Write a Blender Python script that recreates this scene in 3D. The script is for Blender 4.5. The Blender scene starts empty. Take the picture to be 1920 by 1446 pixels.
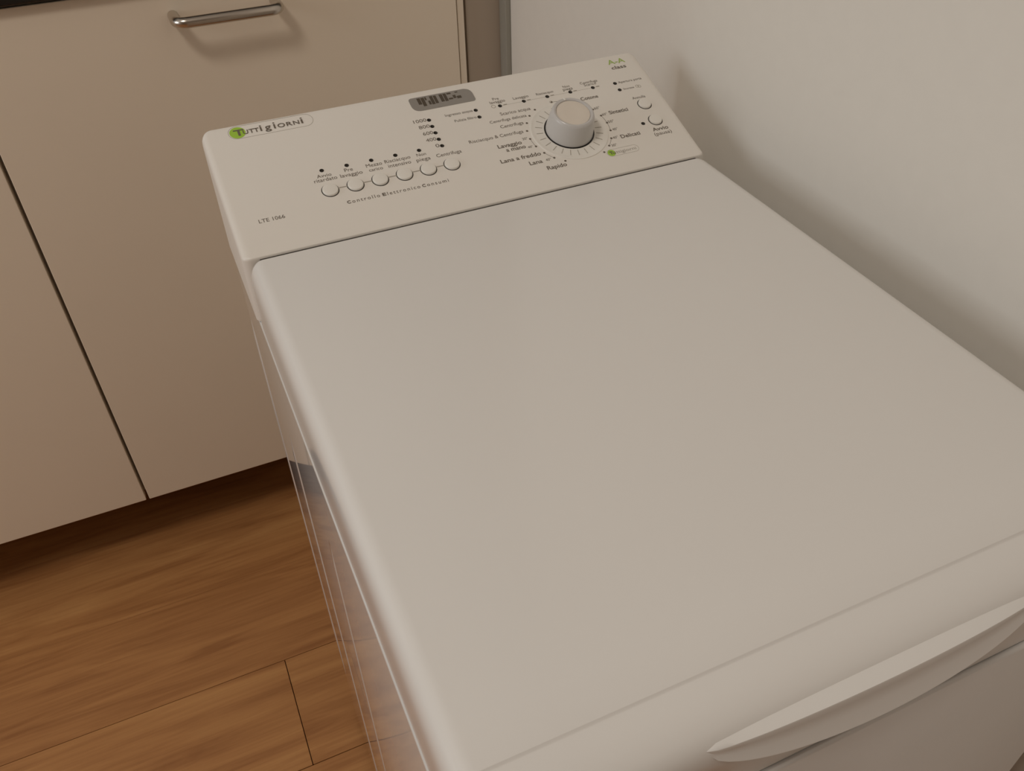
import bpy, bmesh, math, random
from mathutils import Matrix, Vector

# ---------------------------------------------------------------- camera, light, exposure
scene = bpy.context.scene
col = scene.collection
H = 0.87                                     # height of the washing machine lid above the floor
CAM_POS = Vector((-0.03358, -0.57608, H + 0.33803))
CX = Vector((0.91400, -0.40523, -0.01965))   # image right
CY = Vector((0.27710, 0.58815, 0.75980))     # image up
CZ = Vector((-0.29634, -0.69990, 0.64986))   # backwards
cam_d = bpy.data.cameras.new('camera')
cam_d.sensor_fit = 'HORIZONTAL'
cam_d.sensor_width = 36.0
cam_d.lens = 1614.24 / 1920 * 36.0
cam_d.clip_start = 0.01
cam = bpy.data.objects.new('camera', cam_d)
col.objects.link(cam)
cam.matrix_world = Matrix(((CX.x, CY.x, CZ.x, CAM_POS.x), (CX.y, CY.y, CZ.y, CAM_POS.y),
                           (CX.z, CY.z, CZ.z, CAM_POS.z), (0, 0, 0, 1)))
scene.camera = cam

world = bpy.data.worlds.new('world')
scene.world = world
world.use_nodes = True
bg = world.node_tree.nodes['Background']
bg.inputs['Color'].default_value = (0.9, 0.95, 1.0, 1)
bg.inputs['Strength'].default_value = 0.15


def area_light(name, loc, target, sx, sy, power, color, shape='RECTANGLE'):
    d = bpy.data.lights.new(name, 'AREA')
    d.shape = shape
    d.size = sx
    if shape in ('RECTANGLE', 'ELLIPSE'):
        d.size_y = sy
    d.energy = power
    d.color = color
    o = bpy.data.objects.new(name, d)
    col.objects.link(o)
    o.location = loc
    o.rotation_euler = (Vector(target) - Vector(loc)).to_track_quat('-Z', 'Y').to_euler()
    return o


# the ceiling lamp of the room, and daylight coming in at the window of the left wall
area_light('ceiling_lamp_light', (-0.75, -0.60, 2.50), (-0.75, -0.60, 0), 0.42, 0.42, 11.5, (1.0, 0.93, 0.845), 'DISK')
area_light('window_light', (-2.52, 0.0, 1.60), (0, 0.0, 1.35), 1.2, 1.2, 15.0, (0.90, 0.955, 1.0))

vs = scene.view_settings
scene.display_settings.display_device = 'sRGB'
vs.view_transform = 'Standard'
vs.look = 'None'
vs.exposure = -0.08
vs.gamma = 1.0
vs.use_curve_mapping = False

# ---------------------------------------------------------------- materials


def mat(name, color, rough=0.5, metal=0.0, coat=0.0, bump=None, spec=0.5):
    m = bpy.data.materials.new(name)
    m.use_nodes = True
    nt = m.node_tree
    b = nt.nodes['Principled BSDF']
    b.inputs['Base Color'].default_value = (*color, 1)
    b.inputs['Roughness'].default_value = rough
    b.inputs['Metallic'].default_value = metal
    b.inputs['Coat Weight'].default_value = coat
    b.inputs['Coat Roughness'].default_value = 0.04
    b.inputs['Specular IOR Level'].default_value = spec
    tc = nt.nodes.new('ShaderNodeTexCoord')
    nz = nt.nodes.new('ShaderNodeTexNoise')
    sc, st, cv = bump if bump else (18.0, 0.0, 0.025)
    nz.inputs['Scale'].default_value = sc
    nz.inputs['Detail'].default_value = 3.0
    nt.links.new(tc.outputs['Object'], nz.inputs['Vector'])
    # slight unevenness of the colour
    mx = nt.nodes.new('ShaderNodeMix')
    mx.data_type = 'RGBA'
    mx.inputs[6].default_value = (*[c * (1 - cv) for c in color], 1)
    mx.inputs[7].default_value = (*[min(1, c * (1 + cv)) for c in color], 1)
    nt.links.new(nz.outputs['Fac'], mx.inputs[0])
    nt.links.new(mx.outputs[2], b.inputs['Base Color'])
    if st > 0:
        bp = nt.nodes.new('ShaderNodeBump')
        bp.inputs['Strength'].default_value = st
        bp.inputs['Distance'].default_value = 0.001
        nt.links.new(nz.outputs['Fac'], bp.inputs['Height'])
        nt.links.new(bp.outputs['Normal'], b.inputs['Normal'])
    return m


def wood_mat():
    m = bpy.data.materials.new('laminate_wood')
    m.use_nodes = True
    nt = m.node_tree
    N, L = nt.nodes.new, nt.links.new
    b = nt.nodes['Principled BSDF']
    b.inputs['Roughness'].default_value = 0.42
    geo = N('ShaderNodeNewGeometry')
    oi = N('ShaderNodeObjectInfo')
    add = N('ShaderNodeVectorMath')
    add.operation = 'MULTIPLY_ADD'
    cmb = N('ShaderNodeCombineXYZ')
    for i in range(3):
        L(oi.outputs['Random'], cmb.inputs[i])
    L(cmb.outputs[0], add.inputs[0])
    add.inputs[1].default_value = (37.0, 23.0, 11.0)
    L(geo.outputs['Position'], add.inputs[2])
    # broad wavy figure
    mp = N('ShaderNodeMapping')
    mp.inputs['Scale'].default_value = (1.6, 15.0, 1.0)
    L(add.outputs[0], mp.inputs['Vector'])
    n1 = N('ShaderNodeTexNoise')
    n1.inputs['Scale'].default_value = 1.6
    n1.inputs['Detail'].default_value = 4.0
    n1.inputs['Roughness'].default_value = 0.55
    n1.inputs['Distortion'].default_value = 1.3
    L(mp.outputs[0], n1.inputs['Vector'])
    # fine fibres
    mp2 = N('ShaderNodeMapping')
    mp2.inputs['Scale'].default_value = (5.0, 120.0, 1.0)
    L(add.outputs[0], mp2.inputs['Vector'])
    n2 = N('ShaderNodeTexNoise')
    n2.inputs['Scale'].default_value = 1.3
    n2.inputs['Detail'].default_value = 3.0
    n2.inputs['Distortion'].default_value = 0.4
    L(mp2.outputs[0], n2.inputs['Vector'])
    mixf = N('ShaderNodeMix')
    mixf.data_type = 'FLOAT'
    mixf.inputs[0].default_value = 0.30
    L(n1.outputs['Fac'], mixf.inputs[2])
    L(n2.outputs['Fac'], mixf.inputs[3])
    # lengthwise tone of each plank
    pt = N('ShaderNodeMath')
    pt.operation = 'MULTIPLY_ADD'
    L(oi.outputs['Random'], pt.inputs[0])
    pt.inputs[1].default_value = 0.02
    L(mixf.outputs[0], pt.inputs[2])
    r = N('ShaderNodeValToRGB')
    e = r.color_ramp.elements
    e[0].position = 0.34
    e[0].color = (0.33, 0.135, 0.043, 1)
    e[1].position = 0.74
    e[1].color = (0.60, 0.305, 0.110, 1)
    k = e.new(0.52)
    k.color = (0.47, 0.215, 0.074, 1)
    L(pt.outputs[0], r.inputs['Fac'])
    L(r.outputs['Color'], b.inputs['Base Color'])
    bp = N('ShaderNodeBump')
    bp.inputs['Strength'].default_value = 0.15
    bp.inputs['Distance'].default_value = 0.0006
    L(n2.outputs['Fac'], bp.inputs['Height'])
    L(bp.outputs['Normal'], b.inputs['Normal'])
    return m


M = {
    'wall': mat('wall_paint', (0.83, 0.785, 0.715), 0.75, bump=(60.0, 0.12, 0.02)),
    'ceiling': mat('ceiling_paint', (0.82, 0.80, 0.76), 0.8, bump=(50.0, 0.1, 0.02)),
    'wood': wood_mat(),
    'joint': mat('floor_joint', (0.13, 0.055, 0.022), 0.8),
    'door': mat('cream_laminate', (0.87, 0.755, 0.61), 0.42, bump=(8.0, 0.0, 0.02)),
    'carcass': mat('carcass_board', (0.60, 0.54, 0.45), 0.5),
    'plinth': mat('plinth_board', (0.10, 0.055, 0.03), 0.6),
    'counter': mat('black_worktop', (0.012, 0.011, 0.010), 0.35),
    'steel': mat('brushed_steel', (0.58, 0.53, 0.47), 0.25, 1.0),
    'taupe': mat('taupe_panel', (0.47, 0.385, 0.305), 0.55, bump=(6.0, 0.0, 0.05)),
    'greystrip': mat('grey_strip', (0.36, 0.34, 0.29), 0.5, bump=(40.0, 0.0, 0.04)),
    'enamel': mat('white_enamel', (0.74, 0.72, 0.69), 0.06, coat=1.0, spec=0.6),
    'plastic': mat('white_plastic', (0.80, 0.77, 0.73), 0.17, bump=(5.0, 0.0, 0.012)),
    'panel': mat('panel_plastic', (0.84, 0.79, 0.72), 0.38, bump=(5.0, 0.0, 0.012)),
    'button': mat('button_plastic', (0.85, 0.81, 0.74), 0.35),
    'knob': mat('knob_grey_plastic', (0.60, 0.575, 0.55), 0.28),
    'knobcap': mat('knob_cap_plastic', (0.76, 0.68, 0.585), 0.22, coat=0.3),
    'ink': mat('grey_ink', (0.155, 0.125, 0.095), 0.6),
    'faint': mat('faint_ink', (0.40, 0.36, 0.30), 0.6),
    'green': mat('green_ink', (0.38, 0.62, 0.06), 0.5),
    'olive': mat('pale_green_ink', (0.36, 0.50, 0.10), 0.5),
    'led': mat('dark_lens', (0.012, 0.009, 0.006), 0.2),
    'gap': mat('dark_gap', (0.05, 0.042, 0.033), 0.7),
    'lcd': mat('grey_display_glass', (0.30, 0.275, 0.245), 0.16),
    'lcddark': mat('dark_display_segments', (0.085, 0.065, 0.045), 0.25),
    'rubber': mat('black_rubber', (0.02, 0.02, 0.02), 0.7),
    'lampglass': mat('opal_glass', (0.85, 0.82, 0.76), 0.3),
    'frame': mat('white_window_frame', (0.78, 0.77, 0.74), 0.4),
}

# ---------------------------------------------------------------- mesh helpers


def obj(name, bm, m, parent=None, smooth=None):
    me = bpy.data.meshes.new(name)
    bmesh.ops.recalc_face_normals(bm, faces=bm.faces[:])
    bm.to_mesh(me)
    bm.free()
    if m is not None:
        me.materials.append(M[m] if isinstance(m, str) else m)
    o = bpy.data.objects.new(name, me)
    col.objects.link(o)
    if parent is not None:
        o.parent = parent
    if smooth is not None:
        for p in me.polygons:
            p.use_smooth = True
        me.set_sharp_from_angle(angle=math.radians(smooth))
    return o


def tag(o, label=None, cat=None, group=None, kind=None):
    for k, v in (('label', label), ('category', cat), ('group', group), ('kind', kind)):
        if v:
            o[k] = v
    return o


def empty(name, loc=(0, 0, 0)):
    o = bpy.data.objects.new(name, None)
    col.objects.link(o)
    o.location = loc
    o.empty_display_size = 0.05
    return o


def add_box(bm, x0, x1, y0, y1, z0, z1, bev=0.0, seg=2):
    vs_ = [bm.verts.new((x, y, z)) for x in (x0, x1) for y in (y0, y1) for z in (z0, z1)]
    fs = [bm.faces.new([vs_[i] for i in q]) for q in
          ((0, 1, 3, 2), (4, 6, 7, 5), (0, 4, 5, 1), (2, 3, 7, 6), (0, 2, 6, 4), (1, 5, 7, 3))]
    if bev > 0:
        es = list({e for f in fs for e in f.edges})
        bmesh.ops.bevel(bm, geom=es, offset=bev, segments=seg, profile=0.5, affect='EDGES')
    return bm


def box(x0, x1, y0, y1, z0, z1, bev=0.0, seg=2):
    return add_box(bmesh.new(), x0, x1, y0, y1, z0, z1, bev, seg)


def lathe(profile, n=48, cap_bottom=False, cap_top=False):
    """profile: list of (radius, height) revolved about local z."""
    bm = bmesh.new()
    rings = []
    for r, z in profile:
        if r < 1e-7:
            rings.append([bm.verts.new((0, 0, z))])
        else:
            rings.append([bm.verts.new((r * math.cos(2 * math.pi * i / n), r * math.sin(2 * math.pi * i / n), z)) for i in range(n)])
    for a, b in zip(rings, rings[1:]):
        for i in range(n):
            j = (i + 1) % n
            q = [a[i % len(a)], a[j % len(a)], b[j % len(b)], b[i % len(b)]]
            u = []
            for v in q:
                if v not in u:
                    u.append(v)
            if len(u) >= 3:
                bm.faces.new(u)
    if cap_bottom and len(rings[0]) > 1:
        bm.faces.new(rings[0])
    if cap_top and len(rings[-1]) > 1:
        bm.faces.new(rings[-1])
    return bm


def tube(bm, pts, r, n=16):
    """sweep a circle along a polyline, with mitred rings and end caps."""
    pts = [Vector(p) for p in pts]
    rings = []
    up = Vector((0, 0, 1))
    for i, p in enumerate(pts):
        if i == 0:
            t = pts[1] - p
        elif i == len(pts) - 1:
            t = p - pts[i - 1]
        else:
            t = (pts[i + 1] - p).normalized() + (p - pts[i - 1]).normalized()
        t.normalize()
        a = t.cross(up)
        if a.length < 1e-4:
            a = t.cross(Vector((1, 0, 0)))
        a.normalize()
        b = a.cross(t).normalized()
        rings.append([bm.verts.new(p + r * (math.cos(2 * math.pi * k / n) * a + math.sin(2 * math.pi * k / n) * b)) for k in range(n)])
    for A, B in zip(rings, rings[1:]):
        for k in range(n):
            j = (k + 1) % n
            bm.faces.new((A[k], A[j], B[j], B[k]))
    bm.faces.new(rings[0])
    bm.faces.new(rings[-1])
    return bm


def prism(pts, z0, z1, bev=0.0):
    """extrude a 2-D outline between two heights."""
    bm = bmesh.new()
    a = [bm.verts.new((x, y, z0)) for x, y in pts]
    b = [bm.verts.new((x, y, z1)) for x, y in pts]
    n = len(pts)
    for i in range(n):
        bm.faces.new((a[i], a[(i + 1) % n], b[(i + 1) % n], b[i]))
    bm.faces.new(a)
    top = bm.faces.new(b)
    if bev > 0:
        bmesh.ops.bevel(bm, geom=list(top.edges), offset=bev, segments=2, profile=0.5, affect='EDGES')
    return bm


def ring_outline(outer, inner, z0, z1):
    """flat band between two outlines with the same number of points."""
    bm = bmesh.new()
    n = len(outer)
    V = [[bm.verts.new((x, y, z)) for x, y in o] for o in (outer, inner) for z in (z0, z1)]
    for i in range(n):
        j = (i + 1) % n
        bm.faces.new((V[1][i], V[1][j], V[3][j], V[3][i]))
        bm.faces.new((V[0][i], V[0][j], V[1][j], V[1][i]))
        bm.faces.new((V[2][i], V[2][j], V[3][j], V[3][i]))
    return bm


def capsule(x0, x1, r, n=14, ry=None, cy=0.0):
    ry = ry or r
    p = []
    for i in range(n + 1):
        a = -math.pi / 2 + math.pi * i / n
        p.append((x1 - r + r * math.cos(a), cy + ry * math.sin(a)))
    for i in range(n + 1):
        a = math.pi / 2 + math.pi * i / n
        p.append((x0 + r + r * math.cos(a), cy + ry * math.sin(a)))
    return p


# ---------------------------------------------------------------- the room
WX = 0.45            # face of the right wall
WL, WF, WB, ZC = -2.60, -3.60, 1.18, 2.60
floor = obj('floor', box(WL - 0.1, 1.6, WF - 0.1, WB + 0.1, -0.06, -0.010), 'joint')
tag(floor, 'warm brown wood laminate floor of wide planks', kind='structure')
random.seed(4)
PW, PLEN, GAP = 0.1855, 1.285, 0.0011
row_off = {0: -0.079}
plank_mesh = {}
k = -22
while 0.268 + PW * (k + 1) > WF - 0.1 and k < 6:
    y0 = 0.268 - PW * 1 + PW * k
    y1 = y0 + PW
    if k == 0:
        off = -0.079
    elif k == 1:
        off = -0.79
    elif k == 2:
        off = -0.97
    elif k == 3:
        off = -0.90
    elif k == -1:
        off = -0.55
    else:
        off = random.uniform(-PLEN, 0)
    if y1 > WF - 0.1 and y0 < WB + 0.1:
        x = off - 3 * PLEN
        while x < 1.6:
            if x + PLEN > WL - 0.05:
                key = 'open_joint' if k < 1 else 'tight_joint'
                if key not in plank_mesh:
                    gy = GAP / 2 if k < 1 else 0.00012
                    b = box(GAP / 2, PLEN - GAP / 2, gy, PW - gy, -0.0105, 0, 0.0005 if k < 1 else 0.0001, 1)
                    p = obj('plank', b, 'wood', floor)
                    plank_mesh[key] = p.data
                else:
                    p = bpy.data.objects.new('plank', plank_mesh[key])
                    col.objects.link(p)
                    p.parent = floor
                p.location = (x, y0, 0)
            x += PLEN
    k += 1

tag(obj('wall_right', box(WX, WX + 0.12, WF, 0.537, 0, ZC), 'wall'), 'plain off-white painted wall close beside the washing machine', kind='structure')
tag(obj('wall_back', box(WL - 0.1, 1.6, WB, WB + 0.1, 0, ZC), 'wall'), 'wall behind the kitchen cabinets', kind='structure')
tag(obj('wall_front', box(WL - 0.1, 1.6, WF - 0.1, WF, 0, ZC), 'taupe'), 'wall behind the photographer', kind='structure')
wl = bmesh.new()
WY0, WY1, WZ0, WZ1 = -0.60, 0.60, 1.00, 2.20
add_box(wl, WL - 0.1, WL, WF, WY0, 0, ZC)
add_box(wl, WL - 0.1, WL, WY1, WB, 0, ZC)
add_box(wl, WL - 0.1, WL, WY0, WY1, 0, WZ0)
add_box(wl, WL - 0.1, WL, WY0, WY1, WZ1, ZC)
tag(obj('wall_left', wl, 'wall'), 'wall with the window', kind='structure')
wn = bmesh.new()
for q in ((WY0, WY0 + 0.05, WZ0, WZ1), (WY1 - 0.05, WY1, WZ0, WZ1), (WY0 + 0.05, WY1 - 0.05, WZ0, WZ0 + 0.05), (WY0 + 0.05, WY1 - 0.05, WZ1 - 0.05, WZ1)):
    add_box(wn, WL - 0.08, WL - 0.03, q[0], q[1], q[2], q[3])
tag(obj('window_1', wn, 'frame'), 'white window frame', kind='structure')
tag(obj('ceiling', box(WL - 0.1, 1.6, WF - 0.1, WB + 0.1, ZC, ZC + 0.1), 'ceiling'), 'plain ceiling', kind='structure')
# narrow recess between the cabinet and the end of the right wall
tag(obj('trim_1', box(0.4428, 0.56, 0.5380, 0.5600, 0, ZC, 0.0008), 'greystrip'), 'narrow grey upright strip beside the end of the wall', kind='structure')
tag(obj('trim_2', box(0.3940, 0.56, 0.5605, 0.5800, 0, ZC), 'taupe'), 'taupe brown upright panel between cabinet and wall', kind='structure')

# ---------------------------------------------------------------- kitchen cabinets
CYF = 0.55           # front face of the cabinet doors
DZ0, DZ1 = H - 0.7155, H + 0.0545


def cabinet(x0, x1, label, handle, endpanel):
    root = empty('kitchen_cabinet', ((x0 + x1) / 2, CYF + 0.3, 0))
    tag(root, label, 'cabinet', 'base cabinets behind the washing machine')

    def part(name, bm, m, parent=root, smooth=None):
        o = obj(name, bm, m, None, smooth)
        o.data.transform(Matrix.Translation(-root.location))
        o.parent = parent
        return o
    xr = x1 - (0.0095 if endpanel else 0)
    part('body', box(x0, xr, CYF + 0.021, WB - 0.01, DZ0 + 0.004, DZ1), 'carcass')
    d = part('door', box(x0 + 0.0020, xr - (0.0012 if endpanel else 0.0030), CYF, CYF + 0.019, DZ0, DZ1 - 0.004, 0.0009, 2), 'door')
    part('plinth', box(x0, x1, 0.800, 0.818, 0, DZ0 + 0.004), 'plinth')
    if endpanel:
        part('side_panel', box(xr + 0.0003, x1, CYF + 0.002, WB - 0.01, 0, DZ1, 0.0006, 1), 'door')
    if handle:
        hx0, hx1, hz, out, r, bend = 0.0225, 0.1425, H + 0.0185, 0.034, 0.0062, 0.012
        pts = [(hx0, CYF - 0.0005, hz)]
        for i in range(7):
            a = math.pi / 2 * i / 6
            pts.append((hx0 + bend * (1 - math.cos(a)), CYF - out + bend * (1 - math.sin(a)), hz))
        for i in range(7):
            a = math.pi / 2 * i / 6
            pts.append((hx1 - bend * (1 - math.sin(a)), CYF - out + bend * (1 - math.cos(a)), hz))
        pts.append((hx1, CYF - 0.0005, hz))
        o = part('handle', tube(bmesh.new(), pts, r, 20), 'steel', d, 50)
        o['label'] = 'brushed steel bar handle'
    return root


cabinet(-0.2128, 0.388, 'cream kitchen cabinet with a steel bar handle directly behind the washing machine', True, True)
cabinet(-0.8128, -0.2128, 'cream kitchen cabinet at the left edge, left of the dark door gap', False, False)
wt = obj('worktop', box(-0.83, 0.389, CYF - 0.012, WB - 0.002, DZ1 + 0.0005, DZ1 + 0.040, 0.002), 'counter')
tag(wt, 'black worktop lying on the cream kitchen cabinets', 'worktop')

# ---------------------------------------------------------------- washing machine
wm = empty('washing_machine', (0.2, -0.16, 0))
tag(wm, 'white top loading washing machine with a sloping control panel and round knob', 'washing machine')
OFF = Matrix.Translation((-0.2, 0.16, 0))


def wpart(name, bm, m, parent=wm, smooth=None, label=None):
    o = obj(name, bm, m, None, smooth)
    o.data.transform(OFF)
    o.parent = parent
    if label:
        o['label'] = label
    return o


BX0, BX1, BY0, BY1 = -0.0010, 0.4004, -0.4522, 0.1344
BZ1 = H - 0.0570
bm = bmesh.new()
add_box(bm, BX0, BX1, BY0, BY1, 0.012, BZ1)
es = [e for e in bm.edges if abs(e.verts[0].co.z - e.verts[1].co.z) > 0.1]
bmesh.ops.bevel(bm, geom=es, offset=0.006, segments=6, profile=0.5, affect='EDGES')
es = [e for e in bm.edges if e.verts[0].co.z > BZ1 - 1e-5 and e.verts[1].co.z > BZ1 - 1e-5]
bmesh.ops.bevel(bm, geom=es, offset=0.0020, segments=3, profile=0.5, affect='EDGES')
body = wpart('body', bm, 'enamel', smooth=35, label='glossy white enamelled steel body')
# raised upright beads pressed into the side sheet; rearmost added for the edge's highlight
for yb, zt in ((0.124, H - 0.125), (-0.010, H - 0.160), (-0.150, H - 0.150)):
    for side, xs in ((-1, BX0), (1, BX1)):
        b2 = bmesh.new()
        w, hgt = 0.0035, 0.0011
        sec = [(-w, -0.0004), (-w * 0.6, hgt * 0.6), (0, hgt), (w * 0.6, hgt * 0.6), (w, -0.0004)]
        rows = []
        for z, s in (((0.10, 0.0) if yb > 0.1 else (0.014, 1.0)), (0.22, 1.0), (zt - 0.03, 1.0), (zt, 0.0)):
            rows.append([b2.verts.new((xs + side * (h * s - 0.0002 * (1 - s)), yb + d, z)) for d, h in sec])
        for A, B in zip(rows, rows[1:]):
            for i in range(len(sec) - 1):
                b2.faces.new((A[i], A[i + 1], B[i + 1], B[i]))
        wpart('side_bead', b2, 'enamel', body, 60)
for fx in (0.04, 0.36):
    for fy in (-0.42, 0.10):
        f = wpart('foot', lathe([(0, 0), (0.018, 0), (0.018, 0.008), (0.012, 0.011), (0.010, 0.014)], 20), 'rubber', smooth=40)
        f.data.transform(Matrix.Translation((fx, fy, 0)))

# lid ---------------------------------------------------------------------------
side = [(0.0, 0.0555), (0.0, 0.040), (0.0, 0.026), (0.0002, 0.018), (0.0007, 0.0125), (0.0017, 0.0080), (0.0032, 0.0046),
        (0.0052, 0.0023), (0.0075, 0.0009), (0.0100, 0.0002), (0.0125, 0.0)]
yprof = [(0.0021, 0.0555), (0.0021, 0.0030), (0.0023, 0.0012), (0.0027, 0.0005), (0.0034, 0.0001), (0.0045, 0), (0.0065, 0), (0.0085, 0), (0.016, 0.0), (0.05, 0), (0.10, 0), (0.15, 0),
         (0.20, 0), (0.25, 0), (0.30, 0), (0.35, 0), (0.40, 0), (0.4215, 0.0), (0.4219, 0.0002), (0.4225, 0.0011), (0.4234, 0.0012),
         (0.430, 0.0018), (0.437, 0.0034), (0.443, 0.0062), (0.447, 0.0095), (0.4495, 0.0145), (0.4505, 0.021), (0.4505, 0.028), (0.4500, 0.036), (0.4495, 0.046), (0.4495, 0.0555)]
LX0, LX1 = -0.0002, 0.3996
xc, hw = (LX0 + LX1) / 2, (LX1 - LX0) / 2
us = [(-1, a, d) for a, d in side] + [(0, t, 0) for t in (-0.6, -0.3, 0, 0.3, 0.6)] + [(1, a, d) for a, d in reversed(side)]
bm = bmesh.new()
rows = []
RC = 0.0085
for s, dz in yprof:
    hwl = hw
    if s < RC:
        hwl = hw - RC * (1 - math.sqrt(max(0, 1 - ((RC - s) / RC) ** 2))) * 0.8
    if s > 0.4505 - 0.012:
        hwl = hw - 0.008 * (1 - math.sqrt(max(0, 1 - min(1, (s - 0.4385) / 0.012) ** 2)))
    row = []
    for sg, a, d in us:
        x = xc + sg * (hwl - a) if sg else xc + a * (hw - 0.02)
        dd = min(0.0555, (d ** 3 + dz ** 3) ** (1 / 3))
        row.append(bm.verts.new((x, -s, H - dd)))
    rows.append(row)
for A, B in zip(rows, rows[1:]):
    for i in range(len(us) - 1):
        bm.faces.new((A[i], A[i + 1], B[i + 1], B[i]))
lid = wpart('lid', bm, 'plastic', smooth=50, label='wide flat white lid with a faint crease near its front edge')

wpart('hinge_gap_shade', box(0.0105, 0.3890, -0.0022, 0.0003, H - 0.008, H - 0.0014), 'gap', lid, label='dark strip painting the shade in the gap behind the lid')  # shade of the narrow hinge gap, put in as a dark strip

# finger grip hanging at the front of the lid
bm = bmesh.new()
rows = []
NT = 40
for i in range(NT + 1):
    t = -1 + 2 * i / NT
    w = max(0.0, 1 - t * t)
    x = 0.200 + 0.096 * t
    q = w ** 0.5
    so = 0.4482 + 0.0063 * w ** 0.6
    zo = -0.0116 + 0.0017 * q
    si = so - 0.0082 * q - 0.0003
    # height of the lid surface at the inner line
    zi = -0.0118
    for (s0, d0), (s1, d1) in zip(yprof, yprof[1:]):
        if s0 <= si <= s1 and s1 > s0:
            zi = -(d0 + (d1 - d0) * (si - s0) / (s1 - s0))
    za = -0.0130 - 0.0185 * w ** 0.6
    rows.append([bm.verts.new(p) for p in (
        (x, -si, H + zi - 0.0003), (x, -(si + (so - si) * 0.5), H + zi + (zo - zi) * 0.5), (x, -(so - 0.0004 * q), H + zo), (x, -so, H + zo - 0.0008 * q),
        (x, -(so - 0.0006 * q), H + zo + (za - zo) * 0.35), (x, -(so + 0.0008 * q), H + zo + (za - zo) * 0.7), (x, -(so + 0.0040 * q), H + za), (x, -(so + 0.0043 * q), H + za - 0.0010 * q),
        (x, -(so + 0.0020 * q), H + za - 0.0030 * q), (x, -(so - 0.0040 * q), H + za - 0.0036 * q))])
for A, B in zip(rows, rows[1:]):
    for i in range(9):
        bm.faces.new((A[i], A[i + 1], B[i + 1], B[i]))
wpart('lid_handle', bm, 'plastic', lid, 40, 'crescent shaped finger grip')

# control panel -------------------------------------------------------------------
TH = math.radians(19.708)
VM = 0.1428
PX0, PX1 = -0.0022, 0.4000


def rrect(x0, x1, v0, v1, rf, rb, n=7):
    pts = []
    for cx, cv, r_, a0 in ((x1 - rf, v0 + rf, rf, -90), (x1 - rb, v1 - rb, rb, 0), (x0 + rb, v1 - rb, rb, 90), (x0 + rf, v0 + rf, rf, 180)):
        for i_ in range(n + 1):
            a_ = math.radians(a0 + 90 * i_ / n)
            pts.append((cx + r_ * math.cos(a_), cv + r_ * math.sin(a_)))
    return pts


bm = bmesh.new()
loops = []
# skirt, then the rounded rim, then the flat sloping face
for d, drop, df in ((0.0, None, 0.0), (0.0, 0.0075, 0.0), (0.0003, 0.0050, 0.0), (0.0010, 0.0031, 0.0001), (0.0022, 0.0015, 0.0002), (0.0037, 0.0005, 0.0004), (0.0058, 0.0, 0.0010)):
    lp = []
    for x, v in rrect(PX0 + d, PX1 - d, 0.0004 + df, VM - d * 0.8, 0.0070 - d * 0.8, 0.0095 - d):
        y, z = v * math.cos(TH), H + 0.0003 + v * math.sin(TH)
        if drop is None:
            z = H - 0.056
        else:
            z -= drop * (0.25 + 0.75 * min(1, v / 0.012))
        lp.append(bm.verts.new((x, y, z)))
    loops.append(lp)
for A, B in zip(loops, loops[1:]):
    for i in range(len(A)):
        j = (i + 1) % len(A)
        bm.faces.new((A[i], A[j], B[j], B[i]))
bm.faces.new(loops[-1])
panel = wpart('control_panel', bm, 'panel', smooth=28, label='sloping control panel with printed words, buttons and lights')

# frame of the panel surface: local x along the width, y up the slope, z out of it
PF = Matrix(((1, 0, 0, 0), (0, math.cos(TH), -math.sin(TH), 0), (0, math.sin(TH), math.cos(TH), H + 0.0003), (0, 0, 0, 1)))


def place(o, x, v, h=0.0, parent=panel):
    """put a mesh built about the origin onto the panel at (x, v)."""
    o.data.transform(OFF @ PF @ Matrix.Translation((x, v, h)))
    o.parent = parent
    return o


def copy_on(o0, x, v, ref, name=None):
    o = bpy.data.objects.new(name or o0.name.split('.')[0], o0.data)
    col.objects.link(o)
    o.parent = o0.parent
    d = (PF @ Vector((x, v, 0))) - (PF @ Vector((ref[0], ref[1], 0)))
    o.location = d
    return o


# round push buttons: a dark annular gap and a low cap
def button(x, v, r, label=None):
    g = place(obj('button_surround', lathe([(r + 0.0007, -0.0005), (r + 0.0007, 0.00006), (r - 0.0002, 0.00006), (r - 0.0002, -0.0005)], 32), 'gap'), x, v)
    b = place(obj('button', lathe([(r - 0.0001, -0.0005), (r - 0.0001, 0.0011), (r - 0.0006, 0.0017), (r * 0.6, 0.0020), (0, 0.0021)], 32), 'button', None, 40), x, v)
    return g, b


BV = 0.0497
g0, b0 = button(0.0792, BV, 0.0064)
for i in range(1, 6):
    copy_on(g0, 0.0792 + 0.02049 * i, BV, (0.0792, BV))
    copy_on(b0, 0.0792 + 0.02049 * i, BV, (0.0792, BV))
for i in range(5):
    x = 0.0792 + 0.02049 * i
    place(obj('button_step_shade', box(0.0066, 0.0139, -0.0005, 0.0005, -0.0004, 0.00007), 'faint'), x, BV + 0.0006)  # flat grey strip painting the shadow of the step between buttons
g1, b1 = button(0.3755, 0.0716, 0.0060)
copy_on(g1, 0.3755, 0.0504, (0.3755, 0.0716))
copy_on(b1, 0.3755, 0.0504, (0.3755, 0.0716))

# indicator lights
LEDS = [(0.0788 + 0.02055 * i, 0.0720) for i in range(5)] + [(0.1813, 0.1035 - 0.00792 * i) for i in range(5)] + \
       [(0.2245, 0.1043), (0.2245, 0.0956)] + [(0.2472 + 0.02285 * i, 0.1038) for i in range(5)] + \
       [(0.3613, 0.1036), (0.3617, 0.0946), (0.3624, 0.0492)]
l0 = place(obj('indicator_light', lathe([(0.0018, -0.0003), (0.0018, 0.0002), (0.0012, 0.0005), (0, 0.0006)], 16), 'led', None, 50), *LEDS[0])
for x, v in LEDS[1:]:
    copy_on(l0, x, v, LEDS[0])

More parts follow.
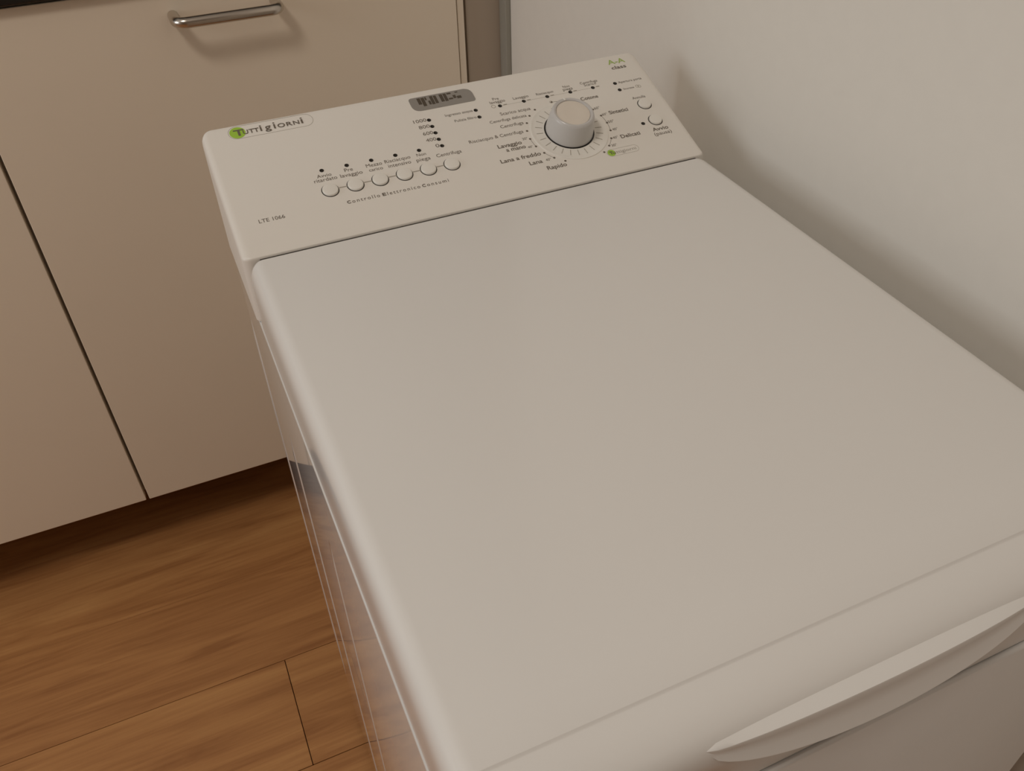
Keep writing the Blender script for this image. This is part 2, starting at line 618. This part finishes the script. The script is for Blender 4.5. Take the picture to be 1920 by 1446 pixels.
# programme dial ------------------------------------------------------------------
DX, DV = 0.2938, 0.0590
dial = place(obj('dial_ring', lathe([(0.0345, -0.0003), (0.0343, 0.0006), (0.0337, 0.0008), (0.0325, 0.0004), (0.0300, 0.00025), (0.0222, 0.0003), (0.0218, -0.0004)], 72), 'button', None, 40), DX, DV)
place(obj('dial_gap', lathe([(0.0221, 0.0003), (0.0221, 0.00035), (0.0200, 0.0003)], 48), 'led'), DX, DV)
tk = None
for i in range(24):
    a = math.radians(15 * i + 7.5)
    b2 = box(0.0238, 0.0298, -0.00022, 0.00022, 0.0001, 0.0005)
    bmesh.ops.rotate(b2, verts=b2.verts, cent=(0, 0, 0), matrix=Matrix.Rotation(a, 3, 'Z'))
    place(obj('dial_tick', b2, 'faint'), DX, DV)
dot0 = None
for a in [120, 135, 150, 165, 180, 195, 210, 225, 240, 15, 0, -15, -30, -45, -60, 30, 45, 60, 75, 90]:
    x, v = DX + 0.0372 * math.cos(math.radians(a)), DV + 0.0372 * math.sin(math.radians(a))
    if dot0 is None:
        dot0 = place(obj('programme_dot', lathe([(0.00105, -0.0001), (0.00105, 0.00008), (0, 0.00009)], 12), 'ink'), x, v)
        ref = (x, v)
    else:
        copy_on(dot0, x, v, ref)
# thin arcs joining the temperatures of one programme


def arc(r, a0, a1, w=0.0002, n=10):
    o_ = [(r * math.cos(math.radians(a0 + (a1 - a0) * i / n)), r * math.sin(math.radians(a0 + (a1 - a0) * i / n))) for i in range(n + 1)]
    k_ = (r - w) / r
    return prism(o_ + [(x * k_, y * k_) for x, y in reversed(o_)], -0.0001, 0.00007)


for a0, a1 in ((-14, 14), (-44, -31), (181, 194), (211, 224), (46, 89)):
    place(obj('programme_arc', arc(0.0373, a0, a1, 0.0003), 'ink'), DX, DV)

knob = empty('programme_knob')
knob.parent = wm
km = OFF @ PF @ Matrix.Translation((DX, DV, 0))
knob.matrix_local = km
knob['label'] = 'round grey programme knob with a cream cap'


def kpart(name, bm, m, smooth=40):
    o = obj(name, bm, m, None, smooth)
    o.parent = knob
    return o


kpart('knob_body', lathe([(0.0196, -0.0006), (0.0208, 0.0006), (0.0206, 0.0040), (0.0196, 0.0120), (0.0186, 0.0185), (0.0180, 0.0202), (0.0168, 0.0210), (0.0152, 0.0206), (0.0148, 0.0196)], 64), 'knob')
kpart('knob_cap', lathe([(0.0149, 0.0190), (0.0146, 0.0199), (0.0125, 0.0203), (0.0070, 0.0198), (0, 0.0195)], 64), 'knobcap')
b2 = box(-0.0008, 0.0008, 0.0150, 0.0183, 0.0200, 0.0213, 0.0003, 1)
bmesh.ops.rotate(b2, verts=b2.verts, cent=(0, 0, 0), matrix=Matrix.Rotation(math.radians(3), 3, 'Z'))
kpart('pointer', b2, 'button')

# display -------------------------------------------------------------------------


def round_poly(pts, rad, n=6):
    out = []
    m_ = len(pts)
    for i in range(m_):
        p, a, b = Vector(pts[i]), Vector(pts[i - 1]), Vector(pts[(i + 1) % m_])
        r = rad[i]
        u, w = (a - p).normalized(), (b - p).normalized()
        for k_ in range(n + 1):
            t = k_ / n
            q = (p + u * r) * (1 - t) ** 2 + p * 2 * t * (1 - t) + (p + w * r) * t ** 2
            out.append((q.x, q.y))
    return out


DC = (0.2011, 0.1241)
hx, hy = 0.0287, 0.0083
dp = round_poly([(-hx, -hy), (hx, -hy), (hx, hy), (-hx, hy)], [0.0078, 0.0030, 0.0078, 0.0030], 8)
disp = place(obj('display_window', prism(dp, -0.0004, 0.0003, 0.0002), 'lcd', label := None), *DC)
disp['label'] = 'grey display window with dark segments'
seg = [(-0.0215, -0.0185, -0.0010, 0.0068), (-0.0180, -0.0150, -0.0038, 0.0066), (-0.0145, -0.0130, 0.0030, 0.0068), (-0.0125, -0.0105, -0.0030, 0.0018),
       (-0.0100, -0.0072, -0.0034, 0.0068), (-0.0066, -0.0040, -0.0030, 0.0066), (-0.0012, 0.0018, -0.0024, 0.0068), (0.0024, 0.0052, -0.0026, 0.0068),
       (0.0060, 0.0098, -0.0016, 0.0004), (0.0060, 0.0098, 0.0050, 0.0068), (0.0104, 0.0130, -0.0010, 0.0030), (0.0136, 0.0176, -0.0020, 0.0012), (0.0136, 0.0162, 0.0054, 0.0066)]
for x0, x1, y0, y1 in seg:
    place(obj('display_segment', box(x0, x1, y0, y1, -0.0001, 0.00035), 'lcddark'), *DC)

# printed words -------------------------------------------------------------------
TEXTS = [
    ('Avvio', 0.0732, 0.0849, 0.0660, 0),
    ('ritardato', 0.0697, 0.0883, 0.0616, 0),
    ('Pre', 0.0959, 0.1027, 0.0667, 0),
    ('lavaggio', 0.0910, 0.1092, 0.0615, 0),
    ('Mezzo', 0.1138, 0.1271, 0.0665, 0),
    ('carico', 0.1147, 0.1262, 0.0614, 0),
    ('Risciacquo', 0.1296, 0.1515, 0.0668, 0),
    ('intensivo', 0.1310, 0.1502, 0.0614, 0),
    ('Non', 0.1571, 0.1651, 0.0668, 0),
    ('piega', 0.1550, 0.1671, 0.0613, 0),
    ('Centrifuga', 0.1726, 0.1946, 0.0616, 0),
    ('LTE 1066', 0.0188, 0.0387, 0.0335, 0),
    ('1000', 0.1677, 0.1791, 0.1041, 0),
    ('800', 0.1699, 0.1795, 0.0965, 0),
    ('600', 0.1706, 0.1794, 0.0885, 0),
    ('400', 0.1705, 0.1793, 0.0806, 0),
    ('0', 0.1760, 0.1792, 0.0726, 0),
    ('Ingresso acqua', 0.1964, 0.2216, 0.1046, 0),
    ('Pulizia filtro', 0.2020, 0.2219, 0.0961, 0),
    ('Pre', 0.2438, 0.2496, 0.1129, 0),
    ('lavaggio', 0.2398, 0.2541, 0.1092, 0),
    ('Lavaggio', 0.2619, 0.2766, 0.1090, 0),
    ('Risciacquo', 0.2842, 0.3009, 0.1086, 0),
    ('Non', 0.3118, 0.3184, 0.1114, 0),
    ('piega', 0.3104, 0.3200, 0.1080, 0),
    ('Centrifuga', 0.3292, 0.3467, 0.1115, 0),
    ('Scarico', 0.3320, 0.3439, 0.1084, 0),
    ('Scarico acqua', 0.2433, 0.2718, 0.0936, 0),
    ('Centrifuga delicata', 0.2306, 0.2649, 0.0864, 0),
    ('Centrifuga', 0.2373, 0.2588, 0.0788, 0),
    ('Risciacquo & Centrifuga', 0.2046, 0.2543, 0.0690, 0),
    ('Lavaggio', 0.2259, 0.2477, 0.0571, 1),
    ('a mano', 0.2313, 0.2491, 0.0517, 1),
    ('30°', 0.2499, 0.2547, 0.0602, 0),
    ('40°', 0.2506, 0.2551, 0.0499, 0),
    ('Lana a freddo', 0.2216, 0.2583, 0.0404, 1),
    ('Lana', 0.2442, 0.2560, 0.0318, 1),
    ('40°', 0.2593, 0.2642, 0.0319, 0),
    ('Rapido', 0.2566, 0.2746, 0.0227, 1),
    ('Cotone', 0.3209, 0.3381, 0.0922, 1),
    ('60°', 0.3275, 0.3330, 0.0781, 0),
    ('60°', 0.3310, 0.3360, 0.0691, 0),
    ('Sintetici', 0.3383, 0.3572, 0.0694, 1),
    ('50°', 0.3322, 0.3380, 0.0593, 0),
    ('40°', 0.3317, 0.3370, 0.0495, 0),
    ('40°', 0.3274, 0.3325, 0.0401, 0),
    ('Delicati', 0.3350, 0.3540, 0.0393, 1),
    ('30°', 0.3221, 0.3271, 0.0318, 0),
    ('Apertura porta', 0.3648, 0.3888, 0.1036, 0),
    ('Sicurezza', 0.3655, 0.3765, 0.0944, 0),
    ('Annulla', 0.3678, 0.3810, 0.0808, 0),
    ('Avvio', 0.3669, 0.3825, 0.0392, 1),
    ('(pausa)', 0.3659, 0.3831, 0.0337, 0),
    ('class', 0.3674, 0.3825, 0.1229, 1),
    ('A-A', 0.3671, 0.3848, 0.1305, 2),
    ('Controllo Elettronico Consumi', 0.0878, 0.1725, 0.0335, 3),
    ('Tuttigiorni', 0.0247, 0.0808, 0.1300, 4),
    ('ttigiorni', 0.3224, 0.3419, 0.0236, 5),
]
#   string, left x, right x, height up the slope, style: 0 plain 1 bold 2 green 3 spaced 4 logo 5 small logo


def text_mesh(s, bold=0.0, spacing=1.0):
    c = bpy.data.curves.new('lettering', 'FONT')
    c.body = s
    c.size = 1.0
    c.resolution_u = 3
    c.offset = bold
    c.space_character = spacing
    o = bpy.data.objects.new('lettering', c)
    col.objects.link(o)
    dg = bpy.context.evaluated_depsgraph_get()
    me = bpy.data.meshes.new_from_object(o.evaluated_get(dg))
    bpy.data.objects.remove(o)
    bpy.data.curves.remove(c)
    return me


def lettering(s, x0, x1, v, cap=0.0034, bold=0.0, spacing=1.0, m='ink', h=0.00012):
    me = text_mesh(s, bold, spacing)
    xs = [q.co.x for q in me.vertices]
    w = max(xs) - min(xs)
    k = (x1 - x0) / w
    ky = min(max(k, cap * 1.15), cap * 1.75)
    me.transform(Matrix.Translation((x0, v - ky * 0.26, h)) @ Matrix.Diagonal((k, ky, 1, 1)) @ Matrix.Translation((-min(xs), 0, 0)))
    me.transform(OFF @ PF)
    me.materials.clear()
    me.materials.append(M[m])
    o = bpy.data.objects.new('lettering', me)
    col.objects.link(o)
    o.parent = panel
    return o


def glyph(ch, x0, x1, vb, hh, bold, name='logo_letter'):
    """one letter of the logo fitted to its own box."""
    me = text_mesh(ch, bold)
    xs = [q.co.x for q in me.vertices]
    ys = [q.co.y for q in me.vertices]
    me.transform(OFF @ PF @ Matrix.Translation((x0, vb, 0.0003)) @ Matrix.Diagonal(((x1 - x0) / (max(xs) - min(xs)), hh / (max(ys) - min(ys)), 1, 1)) @ Matrix.Translation((-min(xs), -min(ys), 0)))
    me.materials.clear()
    me.materials.append(M['ink'])
    o = bpy.data.objects.new(name, me)
    col.objects.link(o)
    o.parent = panel


for s, x0, x1, v, kind in TEXTS:
    small = (x1 - x0) / max(1, len(s)) < 0.00178
    if kind == 0:
        lettering(s, x0, x1, v, 0.0024 if (small or s[-1] == '°') else 0.0031, 0.0)
    elif kind == 1:
        lettering(s, x0, x1, v, 0.0034, 0.016)
    elif kind == 2:
        lettering(s, x0, x1, v, 0.0050, 0.010, 1.0, 'olive')
    elif kind == 3:
        for ini, rest, a_, b_ in (('C', 'ontrollo', 0.0878, 0.1144), ('E', 'lettronico', 0.1166, 0.1481), ('C', 'onsumi', 0.1499, 0.1725)):
            glyph(ini, a_, a_ + 0.0029, v - 0.0014, 0.0031, 0.022, 'lettering')
            lettering(rest, a_ + 0.0041, b_, v - 0.0001, 0.0037, 0.004, 1.35)
    elif kind == 4:
        for ch, a_, b_, vb, hh, bd in (('T', 0.0235, 0.0318, 0.1270, 0.0070, 0.02), ('U', 0.0308, 0.0350, 0.1276, 0.0047, 0.012), ('T', 0.0356, 0.0398, 0.1277, 0.0046, 0.014),
                                       ('T', 0.0396, 0.0438, 0.1277, 0.0046, 0.014), ('i', 0.0446, 0.0462, 0.1277, 0.0066, 0.014), ('g', 0.0486, 0.0536, 0.1256, 0.0066, 0.010),
                                       ('i', 0.0558, 0.0574, 0.1277, 0.0072, 0.006), ('O', 0.0590, 0.0652, 0.1276, 0.0048, 0.014), ('R', 0.0664, 0.0712, 0.1277, 0.0046, 0.014),
                                       ('N', 0.0720, 0.0770, 0.1277, 0.0046, 0.014), ('i', 0.0784, 0.0802, 0.1277, 0.0068, 0.006)):
            glyph(ch, a_, b_, vb, hh, bd)
    elif kind == 5:
        lettering(s, x0, x1, v, 0.0027, 0.0, 1.0, 'faint')
        glyph('T', 0.3160, 0.3195, 0.0222, 0.0036, 0.02)
        glyph('u', 0.3192, 0.3216, 0.0222, 0.0024, 0.01)

# logo: green disc and a capsule outline
place(obj('logo_disc', lathe([(0.0064, 0), (0.0064, 0.00012), (0, 0.00013)], 32), 'green'), 0.0266, 0.1308)
co = capsule(0.0191, 0.0889, 0.0072)
ci = capsule(0.0191 + 0.0003, 0.0889 - 0.0003, 0.0069)
place(obj('logo_outline', ring_outline(co, ci, 0, 0.0001), 'faint'), 0, 0.1310)
place(obj('logo_disc', lathe([(0.0036, 0), (0.0036, 0.00012), (0, 0.00013)], 24), 'green'), 0.3182, 0.0241)
co = capsule(0.3140, 0.3446, 0.0040)
ci = capsule(0.3140 + 0.0002, 0.3446 - 0.0002, 0.0038)
place(obj('logo_outline', ring_outline(co, ci, 0, 0.0001), 'faint'), 0, 0.0240)
# thin line through the programme stage lights, and small symbols
place(obj('stage_line', box(0.2495, 0.3450, -0.00010, 0.00010, 0, 0.00006), 'faint'), 0, 0.1038)
for i in range(5):
    place(obj('stage_mark', box(0.0035, 0.0068, -0.0006, 0.0006, 0, 0.00008), 'faint'), 0.2472 + 0.02285 * i, 0.1042)


def symbol(x, v, r):
    o = [(r * math.cos(a * math.pi / 10), r * math.sin(a * math.pi / 10)) for a in range(20)]
    place(obj('symbol', ring_outline(o, [(p * 0.78, q * 0.78) for p, q in o], 0, 0.0001), 'faint'), x, v)


symbol(0.2413, 0.1046, 0.0020)
symbol(0.2934, 0.0965, 0.0015)
symbol(0.3800, 0.0950, 0.0017)
symbol(0.3820, 0.0944, 0.0017)

# ceiling lamp: shallow opal bowl on a plate
lamp = empty('ceiling_lamp', (-0.75, -0.60, ZC))
tag(lamp, 'round ceiling lamp above the room', 'lamp')
obj('lamp_rim', lathe([(0.24, -0.041), (0.26, -0.060), (0.26, -0.105), (0.25, -0.105), (0.25, -0.062), (0.23, -0.041)], 40), 'lampglass', lamp, 40)
o = obj('base_plate', lathe([(0, 0), (0.24, 0), (0.24, -0.02), (0.23, -0.04), (0, -0.04)], 40), 'frame', lamp, 40)
